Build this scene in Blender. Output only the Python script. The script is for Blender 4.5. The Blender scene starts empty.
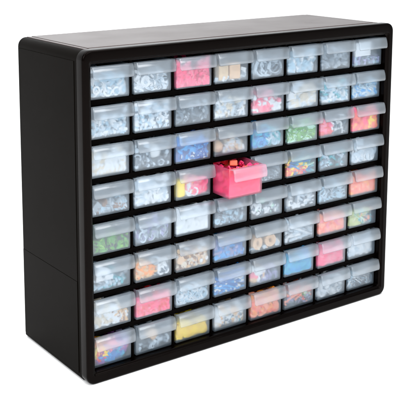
import bpy, bmesh, math, random
from mathutils import Vector, Matrix, Euler
import numpy as np
random.seed(7)
sc = bpy.context.scene
col = sc.collection

# ------------------------------------------------------------------ helpers
def link(name, me, mat=None, parent=None):
    o = bpy.data.objects.new(name, me); col.objects.link(o)
    if mat is not None and me is not None:
        for m in (mat if isinstance(mat, (list, tuple)) else [mat]): me.materials.append(m)
    if parent is not None: o.parent = parent
    return o

def tag(o, label=None, cat=None, group=None, kind=None):
    if label: o['label'] = label
    if cat: o['category'] = cat
    if group: o['group'] = group
    if kind: o['kind'] = kind
    return o

def bm_to(name, bm, mat=None, parent=None, smooth=False):
    me = bpy.data.meshes.new(name); bm.to_mesh(me); bm.free()
    if smooth:
        for p in me.polygons: p.use_smooth = True
    return link(name, me, mat, parent)

def box(bm, x0, x1, y0, y1, z0, z1):
    r = bmesh.ops.create_cube(bm, size=1)
    for v in r['verts']:
        v.co = Vector(((x0+x1)/2 + v.co.x*(x1-x0), (y0+y1)/2 + v.co.y*(y1-y0), (z0+z1)/2 + v.co.z*(z1-z0)))
    return r['verts']

def bevel(o, w, seg=3, ang=35):
    m = o.modifiers.new('bevel', 'BEVEL'); m.width = w; m.segments = seg
    m.limit_method = 'ANGLE'; m.angle_limit = math.radians(ang); m.harden_normals = False
    for p in o.data.polygons: p.use_smooth = True
    w_ = o.modifiers.new('wn', 'WEIGHTED_NORMAL'); w_.keep_sharp = True
    return o

def rrect(x0, x1, z0, z1, rs, n=7):
    """rounded rectangle outline, rs = radii (bl, br, tr, tl)"""
    pts = []
    cs = [(x0, z0, 1, 1, 180, rs[0]), (x1, z0, -1, 1, 270, rs[1]), (x1, z1, -1, -1, 0, rs[2]), (x0, z1, 1, -1, 90, rs[3])]
    for (cx, cz, sx, sz, a0, r) in cs:
        for k in range(n + 1):
            a = math.radians(a0 + 90*k/n)
            pts.append((cx + sx*r + r*math.cos(a), cz + sz*r + r*math.sin(a)))
    return pts

def loft(bm, rings, close=False, cap0=False, cap1=False):
    vs = [[bm.verts.new(p) for p in ring] for ring in rings]
    n = len(rings[0]); m = len(rings)
    for i in range(m if close else m - 1):
        a = vs[i]; b = vs[(i+1) % m]
        for k in range(n):
            bm.faces.new((a[k], a[(k+1) % n], b[(k+1) % n], b[k]))
    if cap0: bm.faces.new(vs[0][::-1])
    if cap1: bm.faces.new(vs[-1])
    bmesh.ops.recalc_face_normals(bm, faces=bm.faces)

# ------------------------------------------------------------------ materials
def newmat(name):
    m = bpy.data.materials.new(name); m.use_nodes = True
    nt = m.node_tree; b = nt.nodes['Principled BSDF']
    return m, nt, b

def black_plastic(name, colr, rough, spec, bump=.03, scale=900):
    m, nt, b = newmat(name)
    b.inputs['Base Color'].default_value = (*colr, 1)
    b.inputs['Specular IOR Level'].default_value = spec
    b.inputs['Specular Tint'].default_value = (1, .86, .80, 1)
    tc = nt.nodes.new('ShaderNodeTexCoord')
    n = nt.nodes.new('ShaderNodeTexNoise'); n.inputs['Scale'].default_value = scale; n.inputs['Detail'].default_value = 3
    nt.links.new(tc.outputs['Object'], n.inputs['Vector'])
    n2 = nt.nodes.new('ShaderNodeTexNoise'); n2.inputs['Scale'].default_value = 14; n2.inputs['Detail'].default_value = 5
    nt.links.new(tc.outputs['Object'], n2.inputs['Vector'])
    mr = nt.nodes.new('ShaderNodeMapRange'); mr.inputs['To Min'].default_value = rough - .06; mr.inputs['To Max'].default_value = rough + .07
    nt.links.new(n2.outputs['Fac'], mr.inputs['Value']); nt.links.new(mr.outputs['Result'], b.inputs['Roughness'])
    bp = nt.nodes.new('ShaderNodeBump'); bp.inputs['Strength'].default_value = bump; bp.inputs['Distance'].default_value = .0005
    nt.links.new(n.outputs['Fac'], bp.inputs['Height']); nt.links.new(bp.outputs['Normal'], b.inputs['Normal'])
    return m

M_shell = black_plastic('black_housing_plastic', (.0036, .0030, .0024), .34, .012, .12)
M_frame = black_plastic('black_frame_plastic', (.0009, .0004, .0003), .20, .055, .05)
M_grid = black_plastic('black_grid_plastic', (.0010, .0007, .0007), .5, .02, .05)
M_top = black_plastic('black_plastic_top_sheen', (.034, .021, .020), .25, .19, .06)  # base lifted towards mauve: the pale backdrop's sheen put into the top's colour

def hazy(name, tint, alpha, rough=.13):
    """frosted clear polypropylene: part of the light passes, part scatters"""
    m = bpy.data.materials.new(name); m.use_nodes = True; nt = m.node_tree; nt.nodes.clear()
    out = nt.nodes.new('ShaderNodeOutputMaterial')
    tr = nt.nodes.new('ShaderNodeBsdfTransparent'); tr.inputs['Color'].default_value = (.97, .985, 1, 1)
    rf = nt.nodes.new('ShaderNodeBsdfRefraction'); rf.inputs['Roughness'].default_value = .29; rf.inputs['IOR'].default_value = 1.18
    rf.inputs['Color'].default_value = (.97, .985, 1, 1)
    m0 = nt.nodes.new('ShaderNodeMixShader'); m0.inputs[0].default_value = .5
    nt.links.new(tr.outputs[0], m0.inputs[1]); nt.links.new(rf.outputs[0], m0.inputs[2])
    df = nt.nodes.new('ShaderNodeBsdfDiffuse'); df.inputs['Color'].default_value = (*tint, 1)
    tl = nt.nodes.new('ShaderNodeBsdfTranslucent'); tl.inputs['Color'].default_value = (*tint, 1)
    m1 = nt.nodes.new('ShaderNodeMixShader'); m1.inputs[0].default_value = .35
    nt.links.new(df.outputs[0], m1.inputs[1]); nt.links.new(tl.outputs[0], m1.inputs[2])
    m2 = nt.nodes.new('ShaderNodeMixShader')
    nt.links.new(m0.outputs[0], m2.inputs[1]); nt.links.new(m1.outputs[0], m2.inputs[2])
    tc = nt.nodes.new('ShaderNodeTexCoord')
    n = nt.nodes.new('ShaderNodeTexNoise'); n.inputs['Scale'].default_value = 60; n.inputs['Detail'].default_value = 4
    geo = nt.nodes.new('ShaderNodeObjectInfo')
    ad = nt.nodes.new('ShaderNodeVectorMath'); ad.operation = 'ADD'
    sc_ = nt.nodes.new('ShaderNodeVectorMath'); sc_.operation = 'SCALE'; sc_.inputs['Scale'].default_value = 9.0
    nt.links.new(geo.outputs['Location'], sc_.inputs[0])
    nt.links.new(tc.outputs['Object'], ad.inputs[0]); nt.links.new(sc_.outputs[0], ad.inputs[1])
    nt.links.new(ad.outputs[0], n.inputs['Vector'])
    mr = nt.nodes.new('ShaderNodeMapRange')
    mr.inputs['From Min'].default_value = .3; mr.inputs['From Max'].default_value = .7
    mr.inputs['To Min'].default_value = alpha*.80; mr.inputs['To Max'].default_value = alpha*1.2
    nt.links.new(n.outputs['Fac'], mr.inputs['Value']); nt.links.new(mr.outputs['Result'], m2.inputs[0])
    gl = nt.nodes.new('ShaderNodeBsdfGlossy'); gl.inputs['Roughness'].default_value = rough
    fr0 = nt.nodes.new('ShaderNodeLayerWeight'); fr0.inputs['Blend'].default_value = .5
    pw = nt.nodes.new('ShaderNodeMath'); pw.operation = 'POWER'; pw.inputs[1].default_value = 3.5
    fr = nt.nodes.new('ShaderNodeMapRange'); fr.inputs['To Min'].default_value = .055; fr.inputs['To Max'].default_value = .6
    nt.links.new(fr0.outputs['Facing'], pw.inputs[0]); nt.links.new(pw.outputs[0], fr.inputs['Value'])
    bp = nt.nodes.new('ShaderNodeBump'); bp.inputs['Strength'].default_value = .55; bp.inputs['Distance'].default_value = .001
    nt.links.new(n.outputs['Fac'], bp.inputs['Height'])
    nt.links.new(bp.outputs['Normal'], gl.inputs['Normal']); nt.links.new(bp.outputs['Normal'], fr0.inputs['Normal'])
    m3 = nt.nodes.new('ShaderNodeMixShader')
    nt.links.new(fr.outputs[0], m3.inputs[0]); nt.links.new(m2.outputs[0], m3.inputs[1]); nt.links.new(gl.outputs[0], m3.inputs[2])
    nt.links.new(m3.outputs[0], out.inputs['Surface'])
    return m

M_bin = hazy('hazy_clear_plastic', (.66, .82, .97), .09)
M_pull = hazy('hazy_clear_pull_plastic', (.80, .90, .99), .105)
M_pinkbin = hazy('pink_tinted_plastic', (.98, .16, .34), .17)
M_pinkpull = hazy('pale_pink_pull_plastic', (1.0, .52, .66), .25)

PAL = {
 'white': (.66, .68, .69), 'cream': (.62, .54, .42), 'ice': (.34, .50, .60), 'clear': (.46, .54, .60),
 'silver': (.30, .35, .39), 'steel': (.14, .18, .22), 'dark': (.05, .07, .09), 'black': (.015, .015, .02),
 'pink': (.95, .06, .20), 'hotpink': (.98, .035, .16), 'red': (.75, .02, .02), 'rose': (.85, .22, .30), 'coral': (.92, .15, .07),
 'peach': (.90, .32, .19), 'orange': (.95, .30, .03), 'tan': (.70, .42, .18), 'beige': (.68, .44, .26), 'wood': (.66, .47, .28),
 'yellow': (.93, .66, .005), 'green': (.08, .34, .03), 'lime': (.20, .46, .03), 'olive': (.45, .50, .15), 'teal': (.03, .35, .40),
 'blue': (.003, .15, .47), 'sky': (.004, .30, .66), 'cyan': (.0, .40, .60), 'lavender': (.30, .29, .48), 'purple': (.22, .05, .32),
 'brown': (.25, .12, .06), 'amber': (.88, .55, .0), 'crimson': (.55, .01, .08), 'navy': (.003, .05, .25), 'mint': (.45, .70, .55),
}
_mc = {}
def pmat(c):
    if c in _mc: return _mc[c]
    m, nt, b = newmat('small_parts_' + c)
    b.inputs['Base Color'].default_value = (*PAL[c], 1)
    b.inputs['Roughness'].default_value = .35
    if c in ('silver', 'steel'):
        b.inputs['Metallic'].default_value = .55; b.inputs['Roughness'].default_value = .32
    tc = nt.nodes.new('ShaderNodeTexCoord')
    n = nt.nodes.new('ShaderNodeTexNoise'); n.inputs['Scale'].default_value = 220
    nt.links.new(tc.outputs['Object'], n.inputs['Vector'])
    h = nt.nodes.new('ShaderNodeHueSaturation'); h.inputs['Color'].default_value = (*PAL[c], 1)
    mr = nt.nodes.new('ShaderNodeMapRange'); mr.inputs['To Min'].default_value = .8; mr.inputs['To Max'].default_value = 1.15
    nt.links.new(n.outputs['Fac'], mr.inputs['Value']); nt.links.new(mr.outputs['Result'], h.inputs['Value'])
    nt.links.new(h.outputs['Color'], b.inputs['Base Color'])
    _mc[c] = m
    return m

# ------------------------------------------------------------------ dimensions (metres)
W, D, H = .508, .1704, .4026
GX0, PX = .0112, .0609          # drawer grid
GZ0, PZ = .0147, .0469
RY = .010                        # drawer fronts recessed behind the frame
BW, BH, BD = .0545, .0388, .150

# ------------------------------------------------------------------ cabinet
cab = link('storage_cabinet', None)
cab.location = (W/2, 0, 0)
tag(cab, 'black plastic parts cabinet with eight rows of eight small clear drawers', 'storage cabinet')
OX = -W/2                         # local x shift: world x = local + W/2
def X(x): return x + OX

# housing: hollow shell behind the front frame
bm = bmesh.new()
def ring(x0, x1, z0, z1, rs, y): return [(X(px), y, pz) for px, pz in rrect(x0, x1, z0, z1, rs)]
ro = (.004, .004, .011, .011); ri = (.003, .003, .007, .007)
e = .0022
loft(bm, [ring(e, W-e, .0010, H-.0012, ro, .0160), ring(e, W-e, .0010, H-.0012, ro, D-.003), ring(e+.001, W-e-.001, .002, H-.0022, ro, D-.0008),
          ring(e+.003, W-e-.003, .004, H-.0042, ro, D)], cap1=False)
# back wall closes it
vs = [v for v in bm.verts if abs(v.co.y - D) < 1e-6]
bm.faces.new(vs)
loft(bm, [ring(e, W-e, .0010, H-.0012, ro, .0160), ring(.008, W-.008, .0095, H-.010, ri, .0160), ring(.008, W-.008, .0095, H-.010, ri, D-.004)])
vs2 = [v for v in bm.verts if abs(v.co.y - (D-.004)) < 1e-6]
bm.faces.new(vs2)
bmesh.ops.remove_doubles(bm, verts=bm.verts, dist=1e-6)
bmesh.ops.recalc_face_normals(bm, faces=bm.faces)
hs = bm_to('housing', bm, M_shell, cab, True)
hs.modifiers.new('wn', 'WEIGHTED_NORMAL')

# front frame: ring with softened outer edge and a stepped inner lip
bm = bmesh.new()
R1 = (.0115,)*4; 
ix0, ix1, iz0, iz1 = .0124, W-.0124, .0142, H-.0165
def o_(i, y): return ring(i, W-i, i*.9, H-i*.9, tuple(r-i*.6 for r in R1), y)
def i_(i, y): return ring(ix0-i, ix1+i, iz0-i, iz1+i, (.003,)*4, y)
loft(bm, [o_(.0006, .0150), o_(0, .0138), o_(0, .0030), o_(.0005, .0012), o_(.0016, .0003), o_(.0032, 0),
          i_(.0042, 0), i_(.0036, .0002), i_(.0032, .0008), i_(.0030, .0022), i_(.0012, .0026), i_(.0004, .0030), i_(0, .0040), i_(0, .0145),
          i_(.003, .0150)], close=True)
fr = bm_to('front_frame', bm, M_frame, cab, True)
fr.modifiers.new('wn', 'WEIGHTED_NORMAL')

# side panels: upper and lower sheets meeting in a seam at mid height
for side in (0, 1):
    for z0, z1, dd in ((.008, .12335, .0009), (.1235, H-.014, .0007)):
        bm = bmesh.new()
        if side == 0: box(bm, X(e-dd), X(e+.001), .0235, D-.004, z0, z1)
        else: box(bm, X(W-e-.001), X(W-e+dd), .0235, D-.004, z0, z1)
        bevel(bm_to('side_panel', bm, M_shell, cab), .0003, 2)
# top panel and carrying rim
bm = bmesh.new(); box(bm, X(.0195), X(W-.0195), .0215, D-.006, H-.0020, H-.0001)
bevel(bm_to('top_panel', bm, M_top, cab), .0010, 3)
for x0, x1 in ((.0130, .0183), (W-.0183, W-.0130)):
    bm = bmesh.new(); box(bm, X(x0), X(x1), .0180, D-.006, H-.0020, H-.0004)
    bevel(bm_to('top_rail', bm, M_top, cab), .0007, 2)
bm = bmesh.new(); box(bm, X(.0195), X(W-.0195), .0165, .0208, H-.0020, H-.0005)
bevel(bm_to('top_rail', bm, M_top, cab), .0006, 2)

# shelves and dividers
for k in range(1, 8):
    bm = bmesh.new(); z = GZ0 + k*PZ
    box(bm, X(ix0-.002), X(ix1+.002), .0114, D-.006, z-.0066, z-.0004)
    bevel(bm_to('shelf', bm, M_grid, cab), .0005, 1)
    bm = bmesh.new(); x = GX0 + k*PX
    box(bm, X(x-.0016), X(x+.0016), .0118, D-.0062, iz0-.002, iz1+.002)
    bevel(bm_to('divider', bm, M_grid, cab), .0005, 1)
bm = bmesh.new(); box(bm, X(ix0-.003), X(ix1+.003), .0151, D-.0058, iz0-.003, GZ0-.0003)
bm_to('shelf', bm, M_grid, cab)

# ------------------------------------------------------------------ drawers
def bin_mesh():
    bm = bmesh.new()
    w = BW/2; t = .0011
    def rg(hw, y0, y1, z, r):
        return [(px, py, z) for px, py in rrect(-hw, hw, y0, y1, (r,)*4, 3)]
    loft(bm, [rg(w-.0010, .0008, BD-.003, 0, .001), rg(w-.0004, .0002, BD-.0024, .0006, .0014), rg(w-.0001, 0, BD-.001, .003, .0016), rg(w, 0, BD, BH-.0004, .0016), rg(w-.0003, .0003, BD-.0003, BH, .0016),
              rg(w-t+.0002, t-.0002, BD-t, BH, .0010), rg(w-t, t, BD-t, BH-.0006, .0010), rg(w-t-.0004, t+.0003, BD-t-.002, .0030, .0010), rg(w-t-.0012, t+.0010, BD-t-.003, t, .0010)],
         cap0=True, cap1=True)
    me = bpy.data.meshes.new('bin'); bm.to_mesh(me); bm.free()
    for p in me.polygons: p.use_smooth = abs(p.normal.z) < .9
    return me

def pull_mesh():
    """hooded finger pull: slopes outward from the top edge, hollow below, cheeks at both ends"""
    bm = bmesh.new()
    # outer skin profile (y, z) and inner skin
    prof = [(-.0002, BH+.0004), (-.0040, BH+.0009), (-.0066, BH+.0008), (-.0078, BH+.0001), (-.0096, BH-.0050), (-.0106, BH-.0098), (-.0108, BH-.0126), (-.0104, BH-.0141), (-.0095, BH-.0145),
            (-.0094, BH-.0130), (-.0093, BH-.0100), (-.0083, BH-.0052), (-.0068, BH-.0010), (-.0060, BH-.0004), (-.0040, BH-.0005), (-.0002, BH-.0008)]
    hw = .0277
    xs = [(-hw, .80), (-hw+.0006, .93), (-hw+.0018, 1.0), (hw-.0018, 1.0), (hw-.0006, .93), (hw, .80)]
    rings = []
    for x, s in xs:
        rings.append([(x, y*(s*.5+.5), BH - (BH-z)*s) for y, z in prof])
    loft(bm, rings, cap0=True, cap1=True)
    bmesh.ops.recalc_face_normals(bm, faces=bm.faces)
    me = bpy.data.meshes.new('finger_pull'); bm.to_mesh(me); bm.free()
    for p in me.polygons: p.use_smooth = len(p.vertices) == 4 and abs(p.normal.x) < .5
    return me

bin_me = bin_mesh(); pull_me = pull_mesh()
bin_me.materials.append(M_bin); pull_me.materials.append(M_pull)

# ------------------------------------------------------------------ small parts
def tpl(kind):
    """template verts (array), faces; unit size about 1"""
    bm = bmesh.new()
    def cyl(r1, r2, z0, z1, n=8):
        g = bmesh.ops.create_cone(bm, cap_ends=True, segments=n, radius1=r1, radius2=r2, depth=z1-z0)
        for v in g['verts']: v.co.z += (z0+z1)/2
    def tor(R, r, n, m, a1=360, pitch=0):
        rings = []
        cnt = n if a1 == 360 else n+1
        for i in range(cnt):
            a = math.radians(a1*i/n)
            rings.append([((R + r*math.cos(2*math.pi*k/m))*math.cos(a), (R + r*math.cos(2*math.pi*k/m))*math.sin(a), r*math.sin(2*math.pi*k/m) + pitch*a) for k in range(m)])
        loft(bm, rings, close=(a1 == 360), cap0=(a1 != 360), cap1=(a1 != 360))
    if kind == 'bead': bmesh.ops.create_icosphere(bm, subdivisions=2, radius=.5)
    elif kind == 'tube':
        loft(bm, [[(r*math.cos(2*math.pi*k/10), r*math.sin(2*math.pi*k/10), z) for k in range(10)] for r, z in ((.25, -.5), (.3, -.47), (.3, .47), (.25, .5), (.17, .5), (.17, -.5))], close=True)
    elif kind == 'nut':
        loft(bm, [[((.5 if j in (0, 1) else .28)*math.cos(math.pi*k/6), (.5 if j in (0, 1) else .28)*math.sin(math.pi*k/6), z) for k in range(12)] for j, z in enumerate((-.2, .2, .2, -.2))], close=True)
    elif kind == 'washer':
        loft(bm, [[(r*math.cos(2*math.pi*k/14), r*math.sin(2*math.pi*k/14), z) for k in range(14)] for r, z in ((.5, -.05), (.5, .05), (.24, .05), (.24, -.05))], close=True)
    elif kind == 'screw':
        cyl(.11, .11, -.75, .45, 7); cyl(.25, .22, .45, .62, 8)
    elif kind == 'nail':
        cyl(.045, .045, -.9, .8, 6); cyl(.14, .14, .8, .85, 8)
    elif kind == 'ring': tor(.42, .08, 14, 5)
    elif kind == 'coil': tor(.32, .07, 34, 5, 1440, .035)
    elif kind == 'hook': tor(.35, .07, 10, 5, 230)
    elif kind == 'chip':
        v = box(bm, -.45, .45, -.32, .32, -.12, .12); bmesh.ops.bevel(bm, geom=bm.edges[:], offset=.06, segments=1, affect='EDGES')
    elif kind == 'cube':
        v = box(bm, -.4, .4, -.4, .4, -.35, .35); bmesh.ops.bevel(bm, geom=bm.edges[:], offset=.07, segments=1, affect='EDGES')
    elif kind == 'stick': cyl(.10, .10, -1.1, 1.1, 7)
    elif kind == 'crystal':
        cyl(.30, .05, 0, .5, 6); cyl(.05, .30, -.5, 0, 6)
    elif kind == 'clip':
        loft(bm, [[(x, y, z) for x, y in ((-.12, -.12), (.12, -.12), (.12, .12), (-.12, .12))] for z in (-.5, .5)], cap0=True, cap1=True)
        box(bm, -.12, .5, -.10, .10, .28, .48); box(bm, -.12, .5, -.11, .09, -.48, -.28)
    elif kind == 'leaf':
        pts = [(-.6, 0), (-.3, .2), (.1, .24), (.6, 0), (.1, -.24), (-.3, -.2)]
        va = [bm.verts.new((x, y, .06*math.cos(x*3))) for x, y in pts]; vb = [bm.verts.new((x, y, .06*math.cos(x*3)-.05)) for x, y in pts]
        bm.faces.new(va); bm.faces.new(vb[::-1])
        for k in range(6): bm.faces.new((va[k], vb[k], vb[(k+1) % 6], va[(k+1) % 6]))
        bmesh.ops.recalc_face_normals(bm, faces=bm.faces)
    elif kind == 'block': box(bm, -.5, .5, -.5, .5, -.5, .5)
    bm.verts.ensure_lookup_table()
    V = np.array([v.co[:] for v in bm.verts]); F = [[v.index for v in f.verts] for f in bm.faces]
    bm.free()
    return V, F
_t = {}
def T(k):
    if k not in _t: _t[k] = tpl(k)
    return _t[k]
SMOOTH = {'bead', 'ring', 'coil', 'hook', 'tube', 'stick'}
FLAT = {'washer', 'nut', 'chip', 'leaf', 'ring'}

def pile_mesh(rng, comps, fill, keep=(), ymax=.085):
    """comps: list of (kind, size m, [colours], count, (x0,x1) as fraction, (z0,z1) as fraction of fill)"""
    V = []; F = []; MI = []; SM = []; cols = []; off = 0
    for c in comps:
        kind, size, cl, cnt = c[:4]
        fx = c[4] if len(c) > 4 else (0, 1); fz = c[5] if len(c) > 5 else (0, 1)
        tv, tf = T(kind)
        for cc in cl:
            if cc not in cols: cols.append(cc)
        for i in range(int(cnt*1.35)):
            s = size*rng.uniform(.8, 1.15)
            rad = s*.42
            u = rng.uniform(*fx); 
            hx = -.0245 + rad*.8; x = hx + u*(-2*hx)
            yy = .0020 + rad*.55 + ((.007*rng.random()) if rng.random() < .5 else (ymax-.01)*(rng.random()**1.5))
            top = fill*BH*(1 + .16*math.sin(u*7 + fx[0]*5 + fill*40) + .10*math.sin(u*17+cnt))
            top *= (1 + .25*min(1, yy/.05))
            zz = .0015 + rad*.6 + max(0, top - rad*1.2)*rng.uniform(*fz)
            zz = min(zz, BH - rad*.75 - .0005)
            if rng.random() < .38: yy = 0
            if rng.random() < .16 and fx[1] > .95: x = .0245
            if rng.random() < .10 and fx[0] < .05: x = -.0245
            if rng.random() < .22 and fz[0] < .05: zz = 0
            if yy < .022 and any(a-.3*s < x < b+.3*s and c_-.25*s < zz < d_+.3*s for a, b, c_, d_ in keep): yy = .026 + .02*rng.random()
            e_ = Euler((rng.uniform(0, 6.3), rng.uniform(0, 6.3), rng.uniform(0, 6.3)))
            if kind in ('stick', 'screw', 'nail') : e_ = Euler((math.pi/2 + rng.gauss(0, .35), rng.gauss(0, .3), math.pi/2 + rng.gauss(0, .75)))
            if kind in ('stick', 'nail', 'screw'): x *= .88
            if kind in FLAT and rng.random() < .6: e_ = Euler((rng.gauss(1.1, .5), rng.gauss(0, .5), rng.uniform(-.7, .7)))
            R = np.array(e_.to_matrix())
            P = (tv*s) @ R.T + np.array([x, yy, zz])
            # keep inside the drawer walls
            for ax, lo, hi in ((0, -BW/2+.0020, BW/2-.0020), (1, .0018, BD-.01), (2, .0014, BH-.0005)):
                mn, mx = P[:, ax].min(), P[:, ax].max()
                if mn < lo: P[:, ax] += lo - mn
                elif mx > hi: P[:, ax] += hi - mx
            if P[:, 1].max() > BD - .005: continue
            V.append(P); F += [[a+off for a in f] for f in tf]; off += len(tv)
            ci = cols.index(rng.choice(cl)); MI += [ci]*len(tf); SM += [kind in SMOOTH]*len(tf)
    V = np.concatenate(V)
    me = bpy.data.meshes.new('pile'); me.from_pydata(V.tolist(), [], F)
    for c in cols: me.materials.append(pmat(c))
    me.polygons.foreach_set('material_index', MI); me.polygons.foreach_set('use_smooth', SM)
    me.update()
    return me

ORD = ['first', 'second', 'third', 'fourth', 'fifth', 'sixth', 'seventh', 'eighth']
ROWN = ['top', 'second', 'third', 'fourth', 'fifth', 'sixth', 'seventh', 'bottom']
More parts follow.
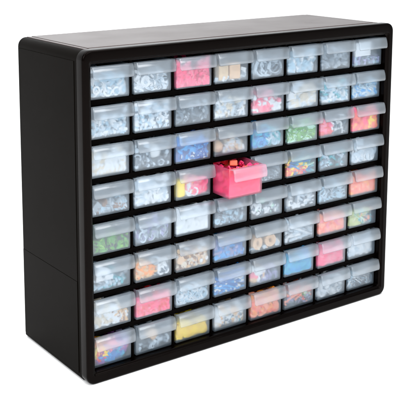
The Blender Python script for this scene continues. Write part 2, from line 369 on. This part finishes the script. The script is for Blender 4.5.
# (row, col): (pile kind name, category, words, fill, components)
def g(kind, size, cols, n, *r): return (kind, size, cols, n) + r
L = (0, .45); Rr = (.55, 1); Mid = (.3, .7)
C = {
 (0,0): ('white_fastener_pile', 'fasteners', 'frosty white nuts', .60, [g('nut', 0.0119, ['white', 'clear', 'ice'], 86)]),
 (0,1): ('pale_washer_pile', 'washers', 'pale grey and white washers', .55, [g('washer', 0.0145, ['white', 'clear', 'silver'], 86), g('chip', 0.0119, ['white'], 17)]),
 (0,2): ('pink_bead_pile', 'beads', 'solid bright pink beads', .66, [g('cube', 0.0060, ['pink', 'hotpink', 'pink', 'crimson', 'rose'], 680)]),
 (0,3): ('grey_bit_pile', 'small parts', 'grey bits beside two wooden blocks', .30, [g('chip', 0.0092, ['silver', 'clear', 'white'], 68)]),
 (0,4): ('metal_ring_pile', 'rings', 'curled grey metal rings', .72, [g('ring', 0.0224, ['silver', 'steel', 'clear'], 34), g('hook', 0.0198, ['steel', 'silver'], 22)]),
 (0,5): ('ice_blue_chip_pile', 'plastic pieces', 'pale ice blue plastic pieces', .66, [g('chip', 0.0158, ['ice', 'clear', 'white', 'ice'], 68)]),
 (0,6): ('grey_screw_pile', 'screws', 'long grey screws', .62, [g('screw', 0.0253, ['silver', 'steel', 'silver'], 68), g('nail', 0.0207, ['silver'], 22)]),
 (0,7): ('grey_clip_pile', 'clips', 'grey clips below a white box', .30, [g('clip', 0.0119, ['steel', 'ice', 'lavender'], 63)]),
 (1,0): ('pale_crystal_pile', 'beads', 'watery white crystals', .58, [g('crystal', 0.0119, ['white', 'ice', 'clear'], 114)]),
 (1,1): ('speckled_bead_pile', 'beads', 'pale blue white speckled beads', .74, [g('bead', 0.0069, ['white', 'ice', 'clear', 'white', 'steel'], 317)]),
 (1,2): ('dark_bolt_pile', 'bolts', 'slate grey bolts', .62, [g('screw', 0.0218, ['steel', 'silver', 'dark'], 83), g('nut', 0.0106, ['steel'], 28)]),
 (1,3): ('cream_anchor_pile', 'wall plugs', 'grey and cream wall plugs', .60, [g('tube', 0.0145, ['clear', 'cream', 'white', 'silver'], 91)]),
 (1,4): ('rose_button_pile', 'buttons', 'rose pink buttons with some white', .55, [g('washer', 0.0158, ['rose', 'pink', 'rose'], 40, (0, .75)), g('bead', 0.0079, ['white', 'rose'], 34), g('chip', 0.0106, ['white'], 17, (.6, 1))]),
 (1,5): ('cream_chip_pile', 'plastic pieces', 'dull cream chips', .60, [g('chip', 0.0132, ['cream', 'white', 'clear'], 97)]),
 (1,6): ('pale_blue_crystal_pile', 'crystals', 'light blue and white crystals', .68, [g('crystal', 0.0119, ['ice', 'white', 'teal', 'ice', 'white'], 132)]),
 (1,7): ('blue_tube_pile', 'tubes', 'pale blue tubes', .50, [g('tube', 0.0119, ['ice', 'sky', 'white', 'ice', 'clear'], 109)]),
 (2,0): ('cream_bead_pile', 'beads', 'cream white beads', .68, [g('bead', 0.0099, ['white', 'cream', 'white'], 189)]),
 (2,1): ('slate_nut_pile', 'nuts', 'slate grey nuts around a white ball', .62, [g('nut', 0.0106, ['steel', 'silver', 'dark'], 97), g('bead', 0.0066, ['clear'], 22)]),
 (2,2): ('royal_blue_chip_pile', 'plastic pieces', 'royal blue plastic pieces', .70, [g('chip', 0.0132, ['blue', 'sky', 'blue', 'navy'], 132), g('chip', 0.0106, ['white'], 12, (0, 1), (0, .3))]),
 (2,3): ('cream_fitting_pile', 'fittings', 'cream fittings beside a beige bead', .45, [g('tube', 0.0119, ['cream', 'white', 'beige', 'clear'], 97)]),
 (2,4): ('bright_blue_cap_pile', 'caps', 'bright blue caps and some pale ones', .58, [g('nut', 0.0132, ['sky', 'blue', 'cyan'], 57, (0, .62)), g('nut', 0.0119, ['ice', 'teal', 'clear'], 40, (.55, 1))]),
 (2,5): ('green_leaf_pile', 'craft leaves', 'leaf green craft pieces', .56, [g('leaf', 0.0149, ['green', 'lime', 'green', 'mint'], 173)]),
 (2,6): ('mixed_pink_grey_pile', 'small parts', 'a pink lump and dark grey parts', .50, [g('bead', 0.0132, ['pink', 'rose', 'red'], 34, (0, .42)), g('nut', 0.0106, ['dark', 'steel', 'white'], 68, (.4, 1))]),
 (2,7): ('red_orange_bead_pile', 'beads', 'red pink beads with orange and yellow', .66, [g('cube', 0.0092, ['hotpink', 'coral', 'red'], 189), g('cube', 0.0092, ['orange', 'coral'], 63, (0, 1), (0, .3)), g('cube', 0.0106, ['yellow'], 25, (.72, .98), (.15, .65))]),
 (3,0): ('brown_grey_bit_pile', 'small parts', 'grey, blue and brown bits', .40, [g('chip', 0.0132, ['silver', 'ice', 'brown', 'clear', 'silver'], 74)]),
 (3,1): ('white_chip_pile', 'plastic pieces', 'bright white chips', .78, [g('chip', 0.0145, ['white', 'white', 'clear'], 126)]),
 (3,2): ('pink_cap_pile', 'caps', 'pink caps beside a yellow one', .56, [g('nut', 0.0132, ['pink', 'hotpink', 'rose'], 57, (.5, 1)), g('nut', 0.0132, ['rose', 'peach', 'white'], 34, (.2, .6)), g('bead', 0.0119, ['white', 'cream'], 22, (0, .3), (0, .5))]),
 (3,3): ('hot_pink_bead_pile', 'beads', 'hot pink beads', .74, [g('cube', 0.0075, ['hotpink', 'pink'], 423), g('chip', .0115, ['red', 'red', 'crimson', 'red', 'coral'], 60, (0, 1), (.9, 1.15))]),
 (3,4): ('dark_grey_fitting_pile', 'fittings', 'dark grey fittings', .46, [g('tube', 0.0145, ['steel', 'dark', 'silver'], 57, (.4, 1)), g('chip', 0.0106, ['clear', 'white'], 34, (0, .5))]),
 (3,5): ('multicolour_peg_pile', 'pegs', 'orange, blue, teal and red pegs', .50, [g('stick', 0.0138, ['yellow', 'orange'], 18, (0, .25)), g('stick', 0.0138, ['blue', 'sky', 'blue'], 25, (.25, .6)), g('stick', 0.0138, ['teal', 'teal', 'mint'], 30, (.5, 1)), g('cube', 0.0092, ['red', 'coral', 'yellow'], 40, (0, .8), (0, .45))]),
 (3,6): ('teal_grey_nut_pile', 'nuts', 'dark teal grey nuts', .52, [g('nut', 0.0139, ['teal', 'steel', 'dark', 'ice', 'clear'], 74)]),
 (3,7): ('pale_grey_washer_pile', 'washers', 'very pale grey washers', .62, [g('washer', 0.0158, ['white', 'clear', 'clear'], 86)]),
 (4,0): ('lime_green_leaf_pile', 'craft leaves', 'lime green scraps', .40, [g('leaf', 0.0115, ['green', 'lime', 'green', 'black'], 173)]),  # black pieces paint in the dark gaps between the green scraps
 (4,1): ('lavender_nut_pile', 'nuts', 'lavender grey nuts', .56, [g('nut', 0.0125, ['silver', 'lavender', 'clear', 'steel'], 97)]),
 (4,2): ('snow_white_bead_pile', 'beads', 'snow white beads', .72, [g('bead', 0.0075, ['white'], 317)]),
 (4,3): ('blue_grey_bolt_pile', 'bolts', 'blue grey bolts', .50, [g('screw', 0.0196, ['silver', 'ice', 'steel'], 83)]),
 (4,4): ('olive_grey_tube_pile', 'tubes', 'grey tubes with one greenish', .42, [g('tube', 0.0158, ['steel', 'silver', 'dark', 'mint', 'white'], 63)]),
 (4,5): ('white_grey_chip_pile', 'plastic pieces', 'white and slate chips', .55, [g('chip', 0.0145, ['white', 'clear', 'steel', 'white'], 80)]),
 (4,6): ('pale_blue_hook_pile', 'hooks', 'pale steel hooks', .56, [g('hook', 0.0185, ['clear', 'silver', 'ice'], 63), g('chip', 0.0106, ['ice'], 22, (0, 1), (0, .5))]),
 (4,7): ('coral_bead_pile', 'beads', 'coral orange beads', .58, [g('bead', 0.0099, ['coral', 'peach', 'coral'], 172), g('bead', 0.0092, ['orange'], 17)]),
 (5,0): ('ice_screw_pile', 'screws', 'icy blue grey screws by a white card', .40, [g('screw', 0.0184, ['ice', 'silver', 'teal', 'clear'], 90)]),
 (5,1): ('tan_cork_pile', 'corks', 'tan corks and grey bits', .48, [g('tube', 0.0158, ['tan', 'orange', 'tan', 'beige'], 51, (0, .6)), g('nut', 0.0119, ['white', 'silver', 'steel'], 45, (.55, 1))]),
 (5,2): ('brass_screw_pile', 'screws', 'brassy tan screws lying crosswise', .55, [g('screw', 0.0230, ['tan', 'beige', 'cream', 'white', 'brown'], 105)]),
 (5,3): ('lavender_blue_clip_pile', 'clips', 'lavender and blue clips', .52, [g('clip', 0.0145, ['lavender', 'blue', 'sky', 'lavender'], 74), g('chip', 0.0106, ['sky'], 22, (0, 1), (0, .3))]),
 (5,4): ('grey_dust_pile', 'small parts', 'pale bits under two beige coils', .22, [g('chip', 0.0079, ['cream', 'clear', 'beige'], 63)]),
 (5,5): ('clear_stick_pile', 'sticks', 'clear and white sticks', .55, [g('stick', 0.0207, ['clear', 'white', 'silver'], 60)]),
 (5,6): ('peach_bead_pile', 'beads', 'peach pink beads', .58, [g('bead', 0.0099, ['peach', 'rose', 'coral', 'peach'], 172)]),
 (5,7): ('olive_yellow_bit_pile', 'small parts', 'olive green and yellowish bits', .55, [g('chip', 0.0132, ['olive', 'mint', 'cream', 'olive'], 74, (0, .75)), g('chip', 0.0132, ['teal', 'steel', 'peach'], 34, (.4, 1))]),
 (6,0): ('white_tab_pile', 'plastic tabs', 'white tabs and some brown ones', .66, [g('chip', 0.0172, ['white', 'white', 'cream'], 63, (0, .75)), g('chip', 0.0132, ['brown', 'tan', 'white'], 28, (.6, 1), (0, .6))]),
 (6,1): ('red_pink_bead_pile', 'beads', 'raspberry red beads', .54, [g('cube', 0.0067, ['hotpink', 'rose', 'red', 'pink'], 393)]),
 (6,2): ('frosted_ring_pile', 'rings', 'frosted blue grey rings', .55, [g('ring', 0.0158, ['clear', 'ice', 'white'], 97)]),
 (6,3): ('blue_strip_pile', 'plastic strips', 'blue strips with a white one', .52, [g('stick', 0.0172, ['blue', 'sky', 'blue', 'white'], 90)]),
 (6,4): ('lavender_grey_bit_pile', 'small parts', 'lavender grey bits with pink and white', .45, [g('chip', 0.0132, ['lavender', 'steel', 'lavender'], 57, (.3, 1)), g('bead', 0.0119, ['white', 'rose', 'beige'], 28, (0, .5))]),
 (6,5): ('cyan_ring_pile', 'rings', 'cyan blue rings', .54, [g('ring', 0.0158, ['cyan', 'cyan', 'sky', 'cyan'], 74), g('nut', 0.0132, ['cyan', 'cyan', 'sky'], 63)]),
 (6,6): ('bright_pink_cube_pile', 'beads', 'candy pink cubes', .62, [g('cube', 0.0112, ['pink', 'rose', 'pink'], 137)]),
 (6,7): ('white_plug_pile', 'wall plugs', 'plain white plugs', .66, [g('tube', 0.0145, ['white', 'white', 'clear'], 109)]),
 (7,0): ('rainbow_block_pile', 'toy blocks', 'purple, yellow, orange and blue blocks', .66, [g('cube', 0.0132, ['blue', 'sky', 'cyan'], 34, (.1, .9), (0, .4)), g('cube', 0.0119, ['purple', 'lavender', 'rose'], 40, (.35, 1), (.4, 1)), g('cube', 0.0119, ['orange', 'yellow', 'peach'], 28, (0, .5), (.35, .9)), g('cube', 0.0119, ['purple', 'red'], 17, (0, .25), (0, .5))]),
 (7,1): ('steel_screw_pile', 'screws', 'steel screws under a tan ball', .46, [g('screw', 0.0196, ['steel', 'silver', 'dark', 'clear'], 90)]),
 (7,2): ('yellow_peg_pile', 'pegs', 'bright yellow pegs', .48, [g('tube', 0.0145, ['yellow', 'yellow', 'yellow', 'amber'], 126), g('cube', 0.0092, ['yellow', 'amber'], 57, (0, 1), (0, .5))]),
 (7,3): ('cream_teal_bead_pile', 'beads', 'cream beads with teal grey ones', .62, [g('bead', 0.0125, ['cream', 'white', 'beige', 'white'], 74), g('bead', 0.0119, ['teal', 'steel', 'silver'], 31, (.2, 1), (0, .7))]),
 (7,4): ('orange_peach_cap_pile', 'caps', 'orange peach caps and dark red specks', .70, [g('nut', 0.0132, ['peach', 'coral', 'peach', 'orange'], 132), g('bead', 0.0079, ['red', 'brown'], 14, (.2, .9), (0, .6))]),
 (7,5): ('red_green_strip_pile', 'plastic strips', 'pink and red strips over green and grey', .50, [g('stick', 0.0184, ['coral', 'red', 'peach', 'white'], 41, (0, 1), (.5, 1)), g('nut', 0.0119, ['steel', 'dark', 'lavender'], 51, (0, 1), (0, .45)), g('leaf', 0.0126, ['mint', 'green'], 22, (.6, 1), (.5, 1))]),
 (7,6): ('grey_white_nut_pile', 'nuts', 'off-white and grey nuts', .52, [g('nut', 0.0132, ['white', 'clear', 'silver', 'white'], 91)]),
 (7,7): ('blue_grey_hook_pile', 'hooks', 'blue grey steel hooks', .52, [g('hook', 0.0172, ['ice', 'silver', 'steel', 'white'], 80), g('nut', 0.0106, ['steel'], 28, (0, 1), (0, .5))]),
}

# room kept free for the single items standing in front of a heap: x0, x1, z0, z1 in the drawer
KEEP = {(0,3): [(-.022, .018, .003, .027)], (0,7): [(-.024, .009, .012, .036)], (2,1): [(-.004, .016, .009, .029)], (2,3): [(-.025, -.008, .003, .021)],
        (3,2): [(-.024, -.010, .001, .026)], (5,4): [(-.024, .020, .002, .023)], (5,0): [(-.021, .009, .012, .033)], (7,1): [(-.008, .011, .009, .028)],
        (5,1): [(.004, .015, .006, .018)], (4,5): [(-.024, -.013, .005, .016)]}
open_drawer = (3, 3)
cells = {}
for r in range(8):
    for c in range(8):
        kname, cat, words, fill, comps = C[(r, c)]
        rng = random.Random(100 + r*8 + c)
        x = GX0 + (c+.5)*PX; z = GZ0 + (7-r)*PZ + .0002
        y = RY + rng.uniform(-.0012, .0012)
        rot = (0, 0, rng.uniform(-.007, .007))
        is_open = (r, c) == open_drawer
        if is_open: x, y, z, rot = x - .0006, -.0192, z - .0012, (math.radians(1.6), 0, 0)
        dr = link('drawer', None); dr.location = (x, y, z); dr.rotation_euler = rot
        place = '%s from left in the %s row' % (ORD[c], ROWN[r])
        if is_open:
            lab = 'open pink drawer full of hot pink beads, pulled out of the fourth row'
            b = link('bin', bin_me.copy(), None, dr); b.data.materials[0] = M_pinkbin
            p = link('finger_pull', pull_me.copy(), None, dr); p.data.materials[0] = M_pinkpull; p.scale.x = .955
        else:
            lab = 'drawer of %s, %s' % (words, place.replace('from left in the', 'in') if len((words+place).split()) > 13 else place)
            b = link('bin', bin_me, None, dr); p = link('finger_pull', pull_me, None, dr)
        tag(dr, lab, 'drawer', 'small clear drawers of the cabinet')
        me = pile_mesh(rng, comps, fill, KEEP.get((r, c), ()))
        pl = link(kname, me); pl.location = dr.location; pl.rotation_euler = dr.rotation_euler
        w0 = words.split(' beside ')[0].split(' under ')[0].split(' below ')[0].split(' around ')[0].split(' by a ')[0]
        tag(pl, 'pile of %s in the %s row, drawer %s' % (w0, ROWN[r], ORD[c]) if False else 'heap of %s in the %s drawer of the %s row' % (w0, ORD[c], ROWN[r]), cat, 'heaps of small parts in the drawers', 'stuff')
        cells[(r, c)] = (x, y, z)

# ------------------------------------------------------------------ single items one can tell apart
def item(name, r, c, bm, mat, off, rot, label, cat, smooth=False, bev=0, group=None):
    o = bm_to(name, bm, mat, None, smooth)
    x, y, z = cells[(r, c)]
    o.location = (x+off[0], y+off[1], z+off[2]); o.rotation_euler = rot
    if bev: bevel(o, bev, 2)
    tag(o, label, cat, group)
    return o
def cube_bm(a, b, c):
    bm = bmesh.new(); box(bm, -a/2, a/2, -b/2, b/2, 0, c); return bm
def ball_bm(r):
    bm = bmesh.new(); bmesh.ops.create_uvsphere(bm, u_segments=28, v_segments=16, radius=r); return bm
def spool_bm(r, d):
    bm = bmesh.new()
    pr = [(r*.30, -d/2), (r*.95, -d/2), (r, -d*.42), (r*.93, -d*.2), (r, 0), (r*.93, d*.2), (r, d*.42), (r*.95, d/2), (r*.72, d/2), (r*.66, d*.38), (r*.36, d*.38), (r*.30, d/2)]
    loft(bm, [[(q*math.cos(2*math.pi*k/28), -yy, q*math.sin(2*math.pi*k/28)) for k in range(28)] for q, yy in pr], close=True)
    return bm
item('wooden_block', 0, 3, cube_bm(.0165, .018, .0190), pmat('wood'), (-.0120, .0112, .0035), (0, 0, .08), 'left wooden block in the fourth top row drawer', 'block', bev=.0015, group='wooden blocks')
item('wooden_block', 0, 3, cube_bm(.0170, .018, .0215), pmat('beige'), (.0075, .0112, .0035), (0, 0, -.06), 'right, slightly taller wooden block in the fourth top row drawer', 'block', bev=.0015, group='wooden blocks')
item('white_box', 0, 7, cube_bm(.031, .022, .0200), pmat('white'), (-.0080, .0132, .0140), (0, 0, .03), 'white box in the top right drawer', 'box', bev=.001)
item('white_ball', 2, 1, ball_bm(.0098), pmat('white'), (.0060, .0116, .0190), (0, 0, 0), 'round white ball among slate nuts, second drawer of third row', 'ball', True)
item('beige_bead', 2, 3, ball_bm(.0080), pmat('beige'), (-.0165, .0098, .0110), (0, 0, 0), 'beige bead low in the fourth drawer of the third row', 'bead', True)
item('yellow_cap', 3, 2, cube_bm(.0125, .012, .0225), pmat('yellow'), (-.0170, .0082, .0020), (0, 0, .1), 'tall yellow cap in the third drawer of the fourth row', 'cap', bev=.003)
item('beige_coil', 5, 4, spool_bm(.0092, .009), pmat('beige'), (-.0140, .0068, .0118), (0, 0, .1), 'left beige ring shaped coil, fifth drawer of the sixth row', 'coil', True, group='beige coils')
item('beige_coil', 5, 4, spool_bm(.0092, .009), pmat('beige'), (.0090, .0068, .0120), (0, 0, -.1), 'right beige ring shaped coil, fifth drawer of the sixth row', 'coil', True, group='beige coils')
bm = bmesh.new()
pts = [(-.016, 0), (.012, 0), (.002, .014), (-.012, .019)]
va = [bm.verts.new((a, 0, b)) for a, b in pts]; vb = [bm.verts.new((a, .0012, b)) for a, b in pts]
bm.faces.new(va); bm.faces.new(vb[::-1])
for k in range(4): bm.faces.new((va[k], vb[k], vb[(k+1) % 4], va[(k+1) % 4]))
bmesh.ops.recalc_face_normals(bm, faces=bm.faces)
item('white_card', 5, 0, bm, pmat('white'), (-.004, .0034, .0120), (-.12, 0, 0), 'torn white card in the first drawer of the sixth row', 'card')
item('tan_ball', 7, 1, ball_bm(.0088), pmat('beige'), (.0015, .0106, .0180), (0, 0, 0), 'tan ball on steel screws, second drawer of the bottom row', 'ball', True)
item('white_cube', 5, 1, cube_bm(.009, .009, .010), pmat('white'), (.0095, .0070, .0070), (0, .1, .3), 'small white cube beside the tan corks in the sixth row', 'cube', bev=.001)
item('white_cube', 4, 5, cube_bm(.009, .009, .009), pmat('white'), (-.0185, .0070, .0060), (0, 0, .2), 'small white cube in the sixth drawer of the fifth row', 'cube', bev=.001)

# ------------------------------------------------------------------ setting: white sweep
m, nt, b = newmat('white_sweep_paper')
b.inputs['Base Color'].default_value = (.93, .93, .93, 1); b.inputs['Roughness'].default_value = .9
b.inputs['Specular IOR Level'].default_value = .1
bm = bmesh.new()
prof = [(-6.0, 0), (2.2, 0)] + [(2.2 + 1.5*math.sin(math.radians(a)), 1.5 - 1.5*math.cos(math.radians(a))) for a in range(6, 91, 6)] + [(3.7, 5.0)]
rows_ = [[bm.verts.new((x, y, z)) for y, z in prof] for x in (-7, 8)]
for k in range(len(prof)-1): bm.faces.new((rows_[0][k], rows_[1][k], rows_[1][k+1], rows_[0][k+1]))
bmesh.ops.recalc_face_normals(bm, faces=bm.faces)
fl = bm_to('backdrop', bm, m, None, True); tag(fl, kind='structure')

# ------------------------------------------------------------------ light
w = bpy.data.worlds.new('World'); sc.world = w; w.use_nodes = True
w.node_tree.nodes['Background'].inputs[0].default_value = (.93, .97, 1, 1)
w.node_tree.nodes['Background'].inputs[1].default_value = .62
def area(name, loc, target, size, sy, power, colr=(1, 1, 1)):
    l = bpy.data.lights.new(name, 'AREA'); l.shape = 'RECTANGLE'; l.size = size; l.size_y = sy; l.energy = power; l.color = colr
    o = bpy.data.objects.new(name, l); col.objects.link(o); o.location = loc
    o.rotation_euler = (Vector(target) - Vector(loc)).to_track_quat('-Z', 'Y').to_euler()
    return o
area('softbox_lamp', (.3, .3, 3.6), (.3, .5, 0), 4.5, 4.0, 235)
area('key_lamp', (-1.9, -1.6, 1.9), (.25, 0, .2), 1.2, 1.2, 58)
area('fill_lamp', (.9, -2.6, 2.0), (.25, 0, .2), 1.6, 1.2, 32)

# ------------------------------------------------------------------ camera
cam = bpy.data.cameras.new('camera'); co = bpy.data.objects.new('camera', cam); col.objects.link(co)
f, cx, cy = 2.3853062627774806, -47.21562494520616, -130.57549793740273
cam.sensor_width = 36; cam.lens = 36*f; cam.shift_x = -cx/400; cam.shift_y = cy/400
cam.clip_start = .02; cam.clip_end = 100
co.location = (-0.5274706835540147, -0.9243283196077202, 0.5472382224804719)
co.rotation_euler = (1.416000256510339, 0.00469975134365568, -0.5936968029117295)
sc.camera = co
sc.view_settings.view_transform = 'Standard'; sc.view_settings.look = 'None'
sc.view_settings.exposure = 0; sc.view_settings.gamma = 1
try:
    sc.cycles.transparent_max_bounces = 40; sc.cycles.max_bounces = 10; sc.cycles.diffuse_bounces = 4
except Exception: pass
sc.render.resolution_x = 1024; sc.render.resolution_y = 1024
